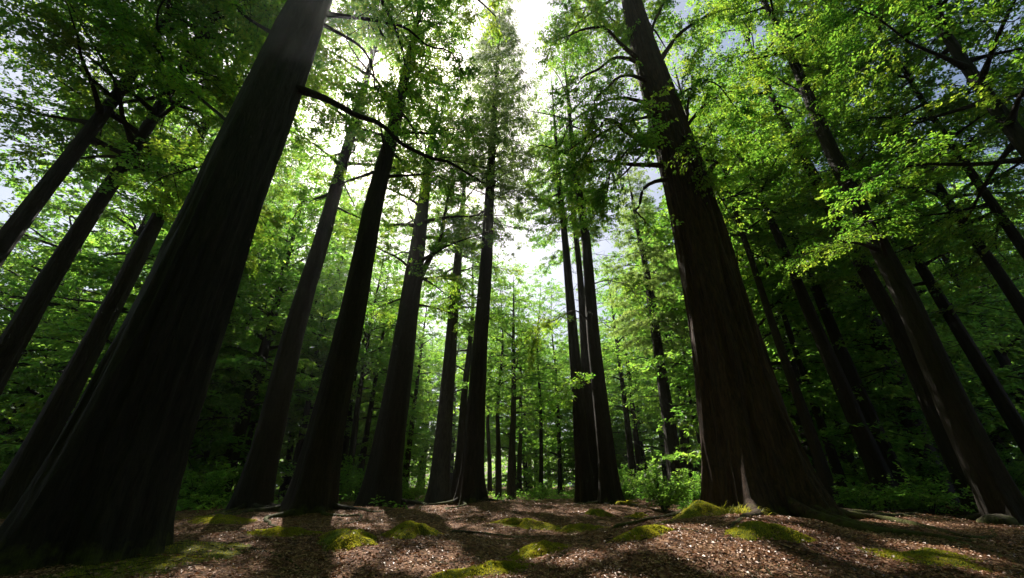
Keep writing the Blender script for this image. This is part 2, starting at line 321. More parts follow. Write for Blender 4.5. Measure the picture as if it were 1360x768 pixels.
def limb_path(p0, az, el, L, droop, n=9, wig=0.08, seed=0):
    s = np.linspace(0, 1, n); d = np.array([math.cos(az) * math.cos(el), math.sin(az) * math.cos(el), math.sin(el)])
    P = p0 + s[:, None] * L * d; P[:, 2] -= droop * L * s ** 2
    w = np.stack([vnoise(np.stack([s * 3.1 + seed, s * 0 + q * 7.3, s * 0], -1)) - 0.5 for q in range(3)], -1)
    return P + w * wig * 2 * L * s[:, None]
def sprays(G, path, o, lm=1, needle=False, t0=0.25, origin=np.zeros(3), cull=True, local=None):
    lit = o.get('lit', 0.8)
    """leafy side twigs in flat layers along one limb"""
    g = local or rng
    seg = np.linalg.norm(np.diff(path, axis=0), axis=1); cum = np.concatenate([[0], np.cumsum(seg)]); L = cum[-1]
    nt_ = max(3, int(o['twigs'] * L))
    t = t0 + (1 - t0) * (np.arange(nt_) + g.random(nt_)) / nt_
    def on(t): return np.stack([np.interp(t * L, cum, path[:, k]) for k in range(3)], -1)
    P = on(t); D = on(np.minimum(t + 0.05, 1.0)) - on(t - 0.05); D /= np.linalg.norm(D, axis=1)[:, None] + 1e-9
    side = np.stack([-D[:, 1], D[:, 0], np.zeros(nt_)], -1) * np.where(np.arange(nt_) % 2, 1, -1)[:, None]
    tl = (o['tl'] * (0.35 + 0.65 * np.sin(np.pi * np.clip(0.15 + 0.8 * (1 - t), 0, 1)))) * (0.6 + 0.7 * g.random(nt_))
    dv = D * 0.55 + side * (0.5 + 0.5 * g.random(nt_)[:, None]) + g.normal(0, 0.16, (nt_, 3)); dv /= np.linalg.norm(dv, axis=1)[:, None]
    E = P + dv * tl[:, None]; E[:, 2] -= o.get('sag', 0.12) * tl
    kp = ~sun_open((P + E) / 2 + origin, lit) if cull else np.ones(nt_, bool)
    if kp.any(): V, Q = prisms(P[kp], E[kp], np.full(kp.sum(), o['tr']), np.full(kp.sum(), o['tr'] * 0.35)); G.add(V, Q, 0)
    # second level twiglets
    ns = o['sub']; ii = np.repeat(np.arange(nt_), ns); m = len(ii)
    tt = 0.12 + 0.88 * g.random(m); P2 = P[ii] + (E - P)[ii] * tt[:, None]
    d1 = (E - P)[ii]; d1 /= np.linalg.norm(d1, axis=1)[:, None] + 1e-9
    s1 = np.cross(d1, [0, 0, 1.0]) * np.where(g.random(m) > 0.5, 1, -1)[:, None]
    d2 = d1 * 0.7 + s1 * (0.3 + 0.7 * g.random(m)[:, None]) + g.normal(0, 0.2, (m, 3)) * [1, 1, 0.8]; d2 /= np.linalg.norm(d2, axis=1)[:, None]
    l2 = tl[ii] * (0.25 + 0.35 * g.random(m)); E2 = P2 + d2 * l2[:, None]; E2[:, 2] -= 0.1 * l2
    if o.get('twiglets', True):
        k2 = kp[ii] & ~sun_open((P2 + E2) / 2 + origin, lit) if cull else np.ones(m, bool)
        if k2.any(): V, Q = prisms(P2[k2], E2[k2], np.full(k2.sum(), o['tr'] * 0.4), np.full(k2.sum(), o['tr'] * 0.2)); G.add(V, Q, 0)
    nl = o['leaves']; kk = np.repeat(np.arange(m), nl); q = len(kk)
    t3 = g.random(q) ** 0.8; P3 = P2[kk] + (E2 - P2)[kk] * t3[:, None] + g.normal(0, o.get('jit', 0.04), (q, 3))
    d = d2[kk]; s = np.cross(d, [0, 0, 1.0]) * np.where(g.random(q) > 0.5, 1, -1)[:, None]
    ax = d * 0.6 + s * 0.8 + g.normal(0, 0.25, (q, 3)); ax[:, 2] -= o.get('hang', 0.15)
    nr = np.stack([g.normal(0, o.get('tilt', 0.45), q), g.normal(0, o.get('tilt', 0.45), q), np.ones(q)], -1)
    Ls = o['ll'] * (0.6 + 0.8 * g.random(q)); Ws = Ls * o.get('lw', 0.6)
    if cull:
        keep = np.linalg.norm(P3 + origin - [0, 0, CAMH], axis=1) > 4.5; P3, ax, nr, Ls, Ws = P3[keep], ax[keep], nr[keep], Ls[keep], Ws[keep]; q = len(P3)
        keep = ~(sun_open(P3 + origin, lit) & (g.random(q) < 0.99)); P3, ax, nr, Ls, Ws = P3[keep], ax[keep], nr[keep], Ls[keep], Ws[keep]
    if len(P3):
        V, Q = leaf_quads(P3, ax, nr, Ls, Ws); G.add(V, Q, lm, False)

BROAD = dict(twigs=3.4, tl=1.6, tr=0.012, sub=9, leaves=15, ll=0.11, lw=0.62, sag=0.10)
FAR = dict(twigs=3.0, tl=1.8, tr=0.02, sub=6, leaves=12, ll=0.165, lw=0.66, sag=0.10, twiglets=False)
CONI = dict(twigs=5, tl=0.9, tr=0.010, sub=7, leaves=14, ll=0.13, lw=0.36, sag=0.2, hang=0.3)

def crown_limbs(spec, cen, rad, g):
    """(path, radii) of the limbs that carry one crown"""
    z0, z1 = spec['cz']; n = spec['nl']; Rm = spec['R']; out = []
    coni = spec.get('kind') == 'conifer'
    for i in range(n):
        f = (i + g.random()) / n; z = z0 + (z1 - z0) * f; az = i * 2.399 + g.random() * 0.9
        if coni: prof = (1 - f) ** 0.8 * (0.55 + 0.6 * min(1, f * 5)); el = R(-8 + 35 * f + g.normal(0, 6)); dr = 0.12
        else: prof = math.sqrt(max(0.05, 1 - (2 * f - 0.75) ** 2 * 0.62)); el = R(8 + 38 * f + g.normal(0, 10)); dr = 0.22
        L = max(0.8, Rm * prof * (0.7 + 0.5 * g.random())); p0 = cen(z)
        path = limb_path(p0, az, el, L, dr, 9 if not coni else 6, 0.11, spec['seed'] + i * 3.3)
        r = min(rad(z) * 0.45, 0.018 * L + 0.012) if not coni else 0.010 * L + 0.008
        ts = np.linspace(0, 1, len(path)); out.append((path, r * (1 - 0.85 * ts) * (1 + .9 * np.exp(-ts * 14))))
    return out

ROWS = []
def build_tree(spec, name, label, cat, group, o, mat=BARK, leaf=LEAF, extra=(), limb_parts=True, cull=True):
    """a tree thing: trunk, limbs and crown as its parts. extra = [(pixel path, r0, leafy from t or None, spray options)]"""
    g = np.random.default_rng(spec['seed'])
    base, cen, rad, r0 = trunk_fn(spec)
    root = tag(empty(name, base), label, cat, group)
    build_trunk(spec, root, cen, rad, r0, mat)
    if spec.get('roots'):
        for q in range(spec['roots']):
            az_ = q * 6.283 / spec['roots'] + g.random() * .7; Lr = r0 * (2.0 + 1.6 * g.random()) + .7; t_ = np.linspace(0, 1, 22); rb = float(rad(.3))
            wv = (vnoise(np.stack([t_ * 3 + q * 5 + spec['seed'], t_ * 0, t_ * 0], -1)) - .5) * 1.3
            px_ = np.cos(az_ + wv * t_) * (rb * .75 + Lr * t_); py_ = np.sin(az_ + wv * t_) * (rb * .75 + Lr * t_); rr_ = (.05 + .085 * r0) * (1 - .8 * t_) * (.8 + .4 * g.random())
            pz_ = gz(base[0] + px_, base[1] + py_) - base[2] + rr_ * (.75 - 1.3 * t_) + .32 * r0 * np.exp(-t_ * 7)
            V, Q = tube(np.stack([px_, py_, pz_], -1), rr_, 10, .22, spec['seed'] + q); link('root', make_mesh('root', V, Q), mat, root)
    G = Geo()
    for path, rr in crown_limbs(spec, cen, rad, g) if spec.get('nl') else ():
        if cull and sun_open(path[1:-1] + base, 0.0).mean() > 0.8: continue
        V, Q = tube(path, rr, 7, 0.12, spec['seed'])
        if limb_parts: link('limb', make_mesh('limb', V, Q), mat, root)
        else: G.add(V, Q, 0)
        sprays(G, path, o, 1, origin=base, cull=cull, local=g, t0=spec.get('t0', 0.22))
    for pts, rr, leafy, so in extra:
        w = np.array([at(*p) for p in pts]) - base
        w[0] = cen(w[0][2])
        s = np.linspace(0, len(w) - 1, 4 * len(w)); idx = np.arange(len(w))
        # Catmull-like smoothing of the traced limb
        sm = np.stack([np.interp(s, idx, w[:, k]) for k in range(3)], -1)
        for _ in range(2): sm[1:-1] = 0.25 * sm[:-2] + 0.5 * sm[1:-1] + 0.25 * sm[2:]
        jit = np.stack([vnoise(np.stack([s * 1.9 + spec['seed'] + rr * 50, s * 0 + 3 * k, s * 0], -1)) - 0.5 for k in range(3)], -1)
        sm = sm + jit * 0.42 * np.linspace(0, 1, len(s))[:, None]
        ts = np.linspace(0, 1, len(sm)); V, Q = tube(sm, rr * (1 - 0.82 * ts ** 0.8) * (1 + 1.1 * np.exp(-ts * 16)), 10, 0.22, spec['seed'])
        link('limb', make_mesh('limb', V, Q), mat, root)
        if leafy is not None: sprays(G, sm, so, 1, t0=leafy, origin=base, cull=cull, local=g)
    for z, az, L in spec.get('bare', ()):
        path = limb_path(cen(z), az, R(-6), L, 0.1, 6, 0.1, z)
        V, Q = tube(path, 0.016 * (1 - 0.8 * np.linspace(0, 1, 6)), 5); G.add(V, Q, 0)
        d = np.diff(path, axis=0)[1:]; p = path[1:-1]; k = np.repeat(np.arange(len(p)), 3); e = p[k] + d[k] * 0.6 + g.normal(0, 0.22, (len(k), 3))
        V, Q = prisms(p[k], e, np.full(len(k), .007), np.full(len(k), .003)); G.add(V, Q, 0)
    if G.n: link('crown', G.mesh('crown'), [mat, leaf], root)
    return root
def bare(z0, z1, n, L, seed):
    g = np.random.default_rng(seed); return [(z0 + (z1 - z0) * (i + g.random()) / n, g.random() * 6.28, L * (0.5 + 0.7 * g.random())) for i in range(n)]

FULL = dict(BROAD, ll=0.09, tl=1.25, leaves=14, sub=9, twigs=4.8, tr=0.011)
NEAR = dict(BROAD, ll=0.088, tl=1.15, leaves=13, sub=8, twigs=3.4, tr=0.012)
BIG = 'great old trees of the grove'; TALL = 'tall straight trees around the clearing'; THIN = 'thin young trees behind the grove'

# the two giants
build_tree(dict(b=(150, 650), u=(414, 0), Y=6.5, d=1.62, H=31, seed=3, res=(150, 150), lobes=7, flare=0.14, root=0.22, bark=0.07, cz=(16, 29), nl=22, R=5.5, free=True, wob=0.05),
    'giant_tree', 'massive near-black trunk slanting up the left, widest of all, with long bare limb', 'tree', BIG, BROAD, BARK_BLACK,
    extra=[([(400, 110, 6.5), (470, 145, 6.9), (530, 190, 7.3), (590, 222, 7.6), (640, 240, 7.9)], 0.10, 0.6, dict(NEAR, twigs=1.2, sub=3, leaves=6)),
           ([(430, 20, 6.5), (480, 60, 7.2), (505, 105, 7.7), (500, 140, 8.0)], 0.06, 0.3, dict(NEAR, twigs=1.6, sub=4)),
           ([(430, 15, 6.5), (520, 30, 7.4), (580, 60, 8.2), (625, 110, 9.0)], 0.07, 0.25, NEAR),
           ([(425, -30, 6.5), (520, -60, 7.0), (600, -30, 7.6), (660, 30, 8.4)], 0.11, 0.25, NEAR),
           ([(335, 190, 6.5), (290, 152, 6.9), (240, 110, 7.4), (195, 55, 7.9), (150, 10, 8.6)], 0.06, 0.2, NEAR),
           ([(380, 60, 6.5), (320, 20, 7.0), (270, -30, 7.4), (230, -70, 7.8)], 0.06, 0.2, NEAR),
           ([(330, 200, 6.5), (280, 215, 7.3), (230, 235, 8.2), (180, 260, 9.0)], 0.035, 0.25, NEAR)])
build_tree(dict(b=(1012, 690), u=(843, 20), Y=11.0, d=1.84, H=36, pw=1.0, bow=.32, seed=11, res=(300, 220), roots=9, lobes=6, flare=0.30, root=0.36, bark=0.085, kf=6.5, cz=(21, 32), nl=18, R=5.5, free=True, wob=0.04),
    'giant_tree', 'huge furrowed reddish trunk with sunlit left edge and moss at its spreading roots', 'tree', BIG, BROAD, BARK_RED,
    extra=[([(880, 221, 11.0), (840, 220, 11.0), (805, 214, 11.2), (770, 217, 11.4), (740, 236, 11.7)], 0.10, 0.75, dict(NEAR, twigs=1.5, sub=4)),
           ([(880, 198, 11.0), (850, 186, 10.7), (830, 172, 10.5), (800, 160, 10.4), (765, 190, 10.4)], 0.17, 0.3, NEAR),
           ([(890, 232, 11.0), (858, 246, 10.7), (847, 275, 10.6), (850, 300, 10.6)], 0.09, 0.8, dict(NEAR, twigs=1, sub=3)),
           ([(855, 95, 11.0), (825, 60, 10.6), (805, 35, 10.4), (770, 40, 10.4), (740, 60, 10.6)], 0.11, 0.25, NEAR),
           ([(855, 90, 11.0), (820, 75, 10.8), (780, 100, 10.8), (745, 130, 11.0)], 0.10, 0.2, NEAR),
           ([(860, 110, 11.0), (830, 100, 10.2), (800, 120, 9.8), (780, 160, 9.6)], 0.09, 0.2, NEAR),
           ([(865, 100, 11.0), (892, 55, 11.4), (935, 20, 11.8), (985, 10, 12.4)], 0.13, 0.4, NEAR),
           ([(860, 70, 11.0), (872, 25, 11.2), (890, -20, 11.5)], 0.11, 0.5, NEAR),
           ([(885, 205, 11.0), (910, 165, 10.7), (918, 120, 10.6), (922, 70, 10.8)], 0.08, 0.3, NEAR),
           ([(890, 190, 11.0), (925, 150, 11.2), (965, 120, 11.6), (1000, 130, 12.2)], 0.09, 0.25, NEAR),
           ([(880, 150, 11.0), (850, 140, 10.0), (840, 160, 9.4), (860, 190, 9.0)], 0.07, 0.3, NEAR),
           ([(888, 170, 11.0), (905, 180, 10.4), (925, 200, 10.0), (940, 235, 9.8)], 0.07, 0.3, NEAR),
           ([(905, 262, 11.0), (930, 252, 10.9), (942, 230, 10.9), (943, 206, 11.0)], 0.20, None, None),
           ([(868, 120, 11.0), (830, 45, 11.4), (790, 5, 11.8), (750, 20, 12.2)], 0.08, 0.2, FULL),
           ([(872, 150, 11.0), (835, 160, 10.8), (790, 185, 10.8), (760, 235, 11.2)], 0.07, 0.2, FULL),
           ([(875, 160, 11.0), (840, 190, 10.2), (815, 225, 9.8), (800, 270, 9.8)], 0.06, 0.3, FULL),
           ([(878, 150, 11.0), (905, 120, 10.6), (950, 110, 10.6), (985, 150, 10.9)], 0.06, 0.2, FULL),
           ([(885, 190, 11.0), (920, 200, 11.4), (955, 190, 12.0), (990, 215, 12.6)], 0.06, 0.25, FULL),
           ([(895, 220, 11.0), (925, 235, 12.0), (955, 260, 13.0), (980, 300, 14.0)], 0.06, 0.3, FULL),
           ([(870, 140, 11.0), (820, 130, 11.4), (770, 150, 12.0), (735, 200, 12.6)], 0.09, 0.2, NEAR),
           ([(875, 165, 11.0), (830, 230, 12.5), (780, 270, 13.5), (735, 300, 14.5)], 0.06, 0.45, NEAR)])

# tall trees, each traced from the photograph: key, base pixel, upper pixel, distance, diameter, height, crown range, limbs, radius
T = [
 ('tall_tree', 'dark trunk rising from the left frame edge, just left of the widest black trunk', (15, 660), (258, 200), 14, .82, 29, (11, 28), 40, 4.8, BROAD, BARK, LEAF, {}),
 ('tall_tree', 'dark slanting trunk whose foot is cut by the left frame edge', (-98, 660), (175, 200), 10.5, .74, 27, (10.5, 26), 40, 4.8, BROAD, BARK, LEAF, {}),
 ('tall_tree', 'outermost dark trunk slanting across the upper left corner', (-240, 660), (150, 125), 9.0, .74, 27, (10.5, 26), 40, 5.0, BROAD, BARK, LEAF, {}),
 ('tall_tree', 'slim dark trunk, first one right of the widest black trunk, shaded at its foot', (330, 685), (470, 165), 16, .84, 31, (13, 30), 30, 4.2, BROAD, BARK, LEAF, dict(free=True)),
 ('tall_tree', 'stout dark trunk with bright sun burning through leaves beside its top', (410, 680), (530, 130), 15, 1.0, 32, (14, 31), 30, 4.2, BROAD, BARK, LEAF, dict(free=True)),
 ('forked_tree', 'stout trunk that forks halfway up into two stems', (505, 665), (547, 370), 20, 1.0, 27, (9.5, 26), 30, 4.8, BROAD, BARK, LEAF, dict(free=True)),
 ('tall_tree', 'slim grey brown trunk between the forked trunk and the conical conifer', (582, 660), (613, 290), 24, .62, 27, (11, 26), 28, 3.8, BROAD, BARK_PALE, LEAF, dict(free=True)),
 ('tall_conifer', 'tall conifer with narrow conical feathery crown and flared foot in the middle', (625, 668), (657, 130), 19, .66, 35, (14, 34.6), 130, 3.6, dict(CONI, ll=.12, lit=.3), BARK, NEEDLE, dict(free=True, kind='conifer', bare=bare(8, 16, 26, 2.4, 5), root=.6, t0=0.12)),
 ('tall_tree', 'straight dark trunk, leftmost in the tight cluster of three', (778, 670), (745, 265), 20, .46, 29, (15, 28), 40, 3.0, CONI, BARK, LEAF, dict(free=True, kind='conifer', bare=bare(8, 17, 14, 1.8, 6))),
 ('tall_tree', 'rearmost trunk squeezed between the two front trunks of the tight cluster', (792, 668), (763, 300), 22, .41, 28, (14, 27), 34, 2.8, CONI, BARK, LEAF, dict(free=True, kind='conifer', bare=bare(8, 16, 10, 1.8, 8))),
 ('tall_tree', 'dark trunk with flared foot, rightmost in the tight cluster of three', (813, 675), (770, 275), 18, .52, 30, (15, 29), 22, 3.2, BROAD, BARK, LEAF, dict(free=True, bare=bare(7, 15, 14, 1.8, 9))),
 ('tall_tree', 'thin dark trunk rising out of the leafy bush left of the reddish trunk', (904, 660), (850, 320), 24, .48, 24, (9, 23), 60, 3.0, CONI, BARK, NEEDLE, dict(free=True, kind='conifer', bare=bare(7, 13, 12, 1.6, 10))),
 ('tall_tree', 'dark trunk half hidden behind the huge reddish trunk, on its right side', (1045, 670), (937, 250), 18, .64, 28, (13, 27), 20, 3.2, BROAD, BARK, LEAF, dict(free=True)),
 ('slim_tree', 'slim straight trunk, first full-length one right of the huge reddish trunk', (1110, 679), (997, 345), 17, .34, 22, (11, 21), 16, 2.8, BROAD, BARK, LEAF, dict(free=True)),
 ('slim_tree', 'thinnest leaning stem close right of the slim straight trunk', (1126, 670), (1029, 384), 20, .27, 19, (9, 18), 18, 2.6, BROAD, BARK, LEAF, dict(free=True)),
 ('slim_tree', 'leaning trunk, left one of the close pair above the dark undergrowth', (1185, 670), (1018, 285), 17, .55, 24, (13, 23), 16, 3.0, BROAD, BARK, LEAF, dict(free=True)),
 ('slim_tree', 'leaning trunk, right one of the close pair above the dark undergrowth', (1205, 670), (1087, 390), 18.5, .54, 22, (10, 21), 18, 3.2, BROAD, BARK, LEAF, dict(free=True)),
 ('tall_tree', 'leaning trunk crossed by leafy boughs, just left of its thicker twin', (1305, 674), (1105, 280), 15, .76, 31, (19, 30), 16, 3.6, BROAD, BARK, LEAF, dict(free=True, bare=bare(9, 17, 12, 2.0, 12))),
 ('tall_tree', 'thick leaning trunk with bright yellow-green leaves at its bare-limbed top', (1340, 690), (1135, 262), 12, .86, 29, (18, 28), 14, 3.8, BROAD, BARK, LEAF, dict(free=True, bare=bare(9, 16, 12, 1.8, 14))),
 ('slim_tree', 'faint thin trunk in the dark foliage behind the thick leaning trunk', (1262, 660), (1176, 480), 24, .42, 20, (7, 19), 24, 3.4, BROAD, BARK, UNDER, dict(free=True)),
 ('tall_tree', 'dark trunk behind the thick leaning trunk, running off the right edge low down', (1412, 665), (1240, 384), 16, .58, 26, (8.5, 25), 32, 4.2, BROAD, BARK, LEAF, dict(free=True)),
 ('tall_tree', 'dark slanting trunk leaving the right edge at mid height', (1505, 660), (1230, 220), 13, .58, 26, (9, 25), 32, 4.2, BROAD, BARK, LEAF, dict(free=True)),
 ('tall_tree', 'dark slanting trunk leaving the right edge above mid height', (1600, 660), (1245, 160), 11, .50, 25, (9, 24), 32, 4.2, BROAD, BARK, LEAF, dict(free=True)),
 ('tall_tree', 'broad shadowed trunk cutting across the upper right corner', (1680, 660), (1275, 75), 8.5, .80, 27, (8.5, 26), 36, 5.0, BROAD, BARK, LEAF, dict(free=True)),
]
for i, (nm, lab, b, u, Y, d, H, cz, nl, Rr, o, mat, lf, kw) in enumerate(T):
    spec = dict(b=b, u=u, Y=Y, d=d, H=H, cz=cz, nl=nl, R=Rr, seed=20 + i * 3, res=(56, 90), root=0.35, **kw) if 'root' not in kw else dict(b=b, u=u, Y=Y, d=d, H=H, cz=cz, nl=nl, R=Rr, seed=20 + i * 3, res=(64, 90), **kw)
    ex = []
    if nm == 'forked_tree': ex = [([(524, 470, 20), (548, 400, 19.8), (566, 350, 19.6), (590, 300, 19.4), (606, 240, 19.2)], 0.30, 0.45, BROAD)]
    if Y <= 20: spec['roots'] = 6
    if 'rightmost in the tight cluster' in lab: ex = [([(790, 430, 18), (765, 410, 17.4), (735, 425, 17), (712, 450, 16.8)], .05, .3, BROAD), ([(797, 525, 18), (775, 505, 17.3), (750, 515, 16.9)], .04, .25, BROAD), ([(785, 380, 18), (810, 370, 17.4), (845, 385, 17)], .04, .3, BROAD)]
    if 'bright yellow-green' in lab: ex = [([(1062, 120, 12), (1052, 85, 11.8), (1036, 40, 11.8), (1028, 0, 12)], .08, .3, NEAR), ([(1075, 135, 12), (1082, 100, 12), (1100, 60, 12.2)], .06, .3, NEAR), ([(1070, 130, 12), (1040, 110, 12.6), (1005, 90, 13.2), (975, 100, 14)], .06, .3, NEAR),
        ([(1190, 350, 12), (1160, 300, 11.0), (1150, 295, 10.4), (1195, 290, 9.8)], .06, .35, NEAR), ([(1180, 335, 12), (1130, 320, 11.4), (1090, 330, 11), (1060, 345, 10.8)], .06, .3, NEAR)]
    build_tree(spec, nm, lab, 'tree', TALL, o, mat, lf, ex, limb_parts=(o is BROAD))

THINS = [
 ('thin leaning stem in the dark wood beside the widest black trunk', (295, 674), (357, 434), 26, .42, 'u'), ('thinner stem right behind the one beside the widest black trunk', (312, 665), (347, 510), 32, .4, 'u'),
 ('thin dark stem between the slim dark trunk and the stout trunk by the sun', (374, 657), (395, 540), 34, .48, 'u'), ('thicker of the stems close left of the stout trunk by the sun', (386, 655), (412, 514), 30, .5, 'u'),
 ('left stem of the thin pair right of the stout trunk by the sun', (460, 660), (480, 530), 30, .42, 'u'), ('right stem of the thin pair right of the stout trunk by the sun', (473, 658), (492, 530), 33, .45, 'u'),
 ('thin stem just right of the foot of the forked trunk', (537, 657), (552, 525), 38, .5, 'f'), ('slim dark stem half hidden left of the conical conifer', (606, 655), (622, 450), 30, .6, 'u'),
 ('thin pole-like stem touching the right edge of the conical conifer', (650, 655), (652, 480), 40, .34, 'f'), ('thin straight stem in the sunlit gap right of the conical conifer', (662, 662), (665, 500), 34, .38, 'f'),
 ('pale grey straight stem, tallest in the sunlit gap', (679, 665), (681, 415), 32, .5, 'f'), ('thin dark stem pressed beside the pale grey straight stem', (690, 660), (690, 480), 44, .42, 'f'),
 ('lone dark pole-straight stem in the middle of the sunlit gap', (718, 656), (717, 450), 36, .32, 'f'), ('thin stem close left of the tight cluster of three', (744, 658), (738, 520), 46, .4, 'f'),
 ('left stem of the twin stems right of the tight cluster of three', (842, 650), (825, 510), 34, .5, 'f'), ('right stem of the twin stems right of the tight cluster of three', (853, 650), (836, 510), 37, .48, 'f'),
 ('thin stem right behind the bush, left of the thin dark trunk', (893, 655), (868, 450), 28, .4, 'f'), ('whip-thin stem bending up just left of the huge reddish trunk', (942, 655), (895, 384), 32, .22, 'u'),
 ('thin stem in dim foliage right of the slim straight trunk', (1150, 660), (1075, 480), 28, .36, 'u'), ('thin stem in dim foliage between the close pair and the leaning twins', (1235, 660), (1130, 440), 26, .34, 'u'),
]
for i, (lab, b, u, Y, d, k) in enumerate(THINS):
    g = np.random.default_rng(300 + i)
    H = 17 + 5 * g.random() if k == 'u' else 0.40 * Y + 4 + 3 * g.random()
    z0 = 4.5 + 2.5 * g.random() if k == 'u' else H * 0.3
    build_tree(dict(b=b, u=u, Y=Y, d=d * .68, H=H, cz=(z0, H - 0.5), nl=22 if k == 'u' else 24, R=3.4 if k == 'u' else 2.7, seed=300 + i * 5, res=(14, 40), root=.15, flare=.2, wob=.25, free=True),
        'thin_tree', lab, 'tree', THIN, dict(FAR, ll=.15) , BARK_PALE if 'pale' in lab else BARK, UNDER, limb_parts=False, cull=Y < 34)

# far wood: five grown trees, copied with their parts
def proto(seed, H, d, cz, nl, Rr, kind=None):
    return build_tree(dict(b=(680, 660), u=(680, 300), Y=60, d=d, H=H, cz=cz, nl=nl, R=Rr, seed=seed, res=(12, 30), root=.15, flare=.2, wob=.3, kind=kind),
        'background_tree', 'x', 'tree', None, FAR if kind is None else dict(CONI, ll=.2, twiglets=False, leaves=8), BARK, UNDER, limb_parts=False, cull=False)
PROTO = [proto(501, 20, .36, (2.5, 19.7), 40, 4.0), proto(507, 24, .42, (3, 23.6), 46, 4.4), proto(513, 17, .30, (1.5, 16.7), 36, 3.7), proto(519, 26, .42, (5, 25.7), 110, 3.6, 'conifer'), proto(525, 13, .24, (0.8, 12.8), 34, 3.6)]
PH = [20, 24, 17, 26, 13]
spots = []
g = np.random.default_rng(99)
MARKS = [(15, 'the left frame edge'), (150, 'the widest black trunk'), (330, 'the slim dark trunk'), (410, 'the stout sunward trunk'), (505, 'the forked trunk'), (625, 'the conical conifer'), (790, 'the tight cluster of three'), (985, 'the huge reddish trunk'), (1195, 'the close leaning pair'), (1340, 'the thick leaning trunk'), (1500, 'the right frame edge')]
tries = 0
while len(spots) < 124 and tries < 6000:
    tries += 1
    Y = 22 + 62 * g.random() ** 1.1; px = -150 + 1660 * g.random()
    if 560 < px < 900 and Y < 46: continue
    if Y < 32 and 300 < px < 1040: continue
    x = at(px, 655, Y)[0]
    if abs(x) > 85: continue
    if any((x - a) ** 2 + (Y - b) ** 2 < (3.0 + 0.03 * Y) ** 2 for a, b, *_ in spots): continue
    spots.append((x, Y, px))
first = [True] * 5; far = []
for x, Y, px in spots:
    centre = 430 < px < 880
    top = (22.0 if px > 600 else 25.0) if centre else (34.0 if 420 < px < 1000 else (47.0 if px < 430 else 42.0))        # how high above the horizon the far wood reaches, degrees
    hmax = CAMH + math.hypot(x, Y) * math.tan(R(top)) * (0.75 + 0.35 * g.random())
    k = int(g.integers(0, 5)) if Y > 34 else int(g.choice([0, 2, 4, 2]))
    for ox, oy, orx, ory in OPEN:          # keep the wood below the sun's path to the clearing
        t = max(0.0, ((x - ox) * SUN[0] + (Y - oy) * SUN[1]) / (SUN[0] ** 2 + SUN[1] ** 2))
        if math.hypot(ox + SUN[0] * t - x, oy + SUN[1] * t - Y) < 4.2 + orx: hmax = min(hmax, SUN[2] * t - 1.0)
    if hmax < 7.5: continue
    if hmax < 13: k = 4
    s = float(np.clip(hmax / PH[k], 0.55, 1.4)); src = PROTO[k]
    if first[k]: o = src; first[k] = False
    else:
        o = src.copy(); COL.objects.link(o)
        for ch in src.children:
            c = ch.copy(); COL.objects.link(c); c.parent = o
    o.location = (x, Y, float(gz(x, Y)) - 0.05); o.rotation_euler = (0, 0, 6.28 * g.random()); o.scale = (s * 1.05, s * 1.05, s)
    far.append((px, Y, o, k))
far.sort(key=lambda a: a[0])
KIND = ['leafy', 'tall leafy', 'slender leafy', 'feathery', 'low bushy']
ORD = ['first', 'second', 'third', 'fourth', 'fifth', 'sixth', 'seventh', 'eighth', 'ninth', 'tenth', 'eleventh', 'twelfth']
buckets = {}
for px, Y, o, k in far:
    j = sum(px > m[0] for m in MARKS); deep = 'farther' if Y > 55 else 'nearer'
    buckets.setdefault((j, k, deep), []).append(o)
for (j, k, deep), L in buckets.items():
    if j == 0: where = f'beyond {MARKS[0][1]}'
    elif j >= len(MARKS): where = f'beyond {MARKS[-1][1]}'
    else: where = f'between {MARKS[j-1][1]} and {MARKS[j][1]}'
    for n, o in enumerate(L):
        pre = f'{deep} {KIND[k]} tree' if len(L) == 1 else f'{ORD[n]} {deep} {KIND[k]} tree'
        tag(o, f'{pre} {where}', 'tree', 'trees of the wood behind')

for k, x, y, s in [(1, -8, -9, 1.25), (1, 1, -9, 1.3), (0, 11, -9, 1.35), (0, -3, -15, 1.5), (1, 8, -16, 1.3), (1, -15, -12, 1.3), (0, 20, -10, 1.4), (1, -24, -9, 1.4), (0, -12, -20, 1.5), (1, 16, -19, 1.4), (0, 2, -23, 1.5), (1, -30, -14, 1.4), (1, 30, -12, 1.4), (0, 25, -20, 1.5), (0, -21, -22, 1.5)] + [(k % 2, r * math.cos(a), r * math.sin(a) * .9, 1.45) for k, (r, a) in enumerate([(r, R(a)) for r, st, a0 in ((13, 19, 214), (20, 15, 198), (31, 10, 186)) for a in range(a0, 541 - a0, st)])]:  # unseen trees added behind the camera to block skylight and darken the trunks
    o = PROTO[k].copy(); COL.objects.link(o)
    for ch in PROTO[k].children:
        c = ch.copy(); COL.objects.link(c); c.parent = o
    o.location = (x, y, float(gz(x, y)) - .05); o.rotation_euler = (0, 0, x * 1.3 + y); o.scale = (s * 1.2, s * 1.2, s)
    tag(o, 'unseen leafy tree added behind the viewpoint to block sky light', 'tree', 'unseen shading trees added behind the viewpoint')

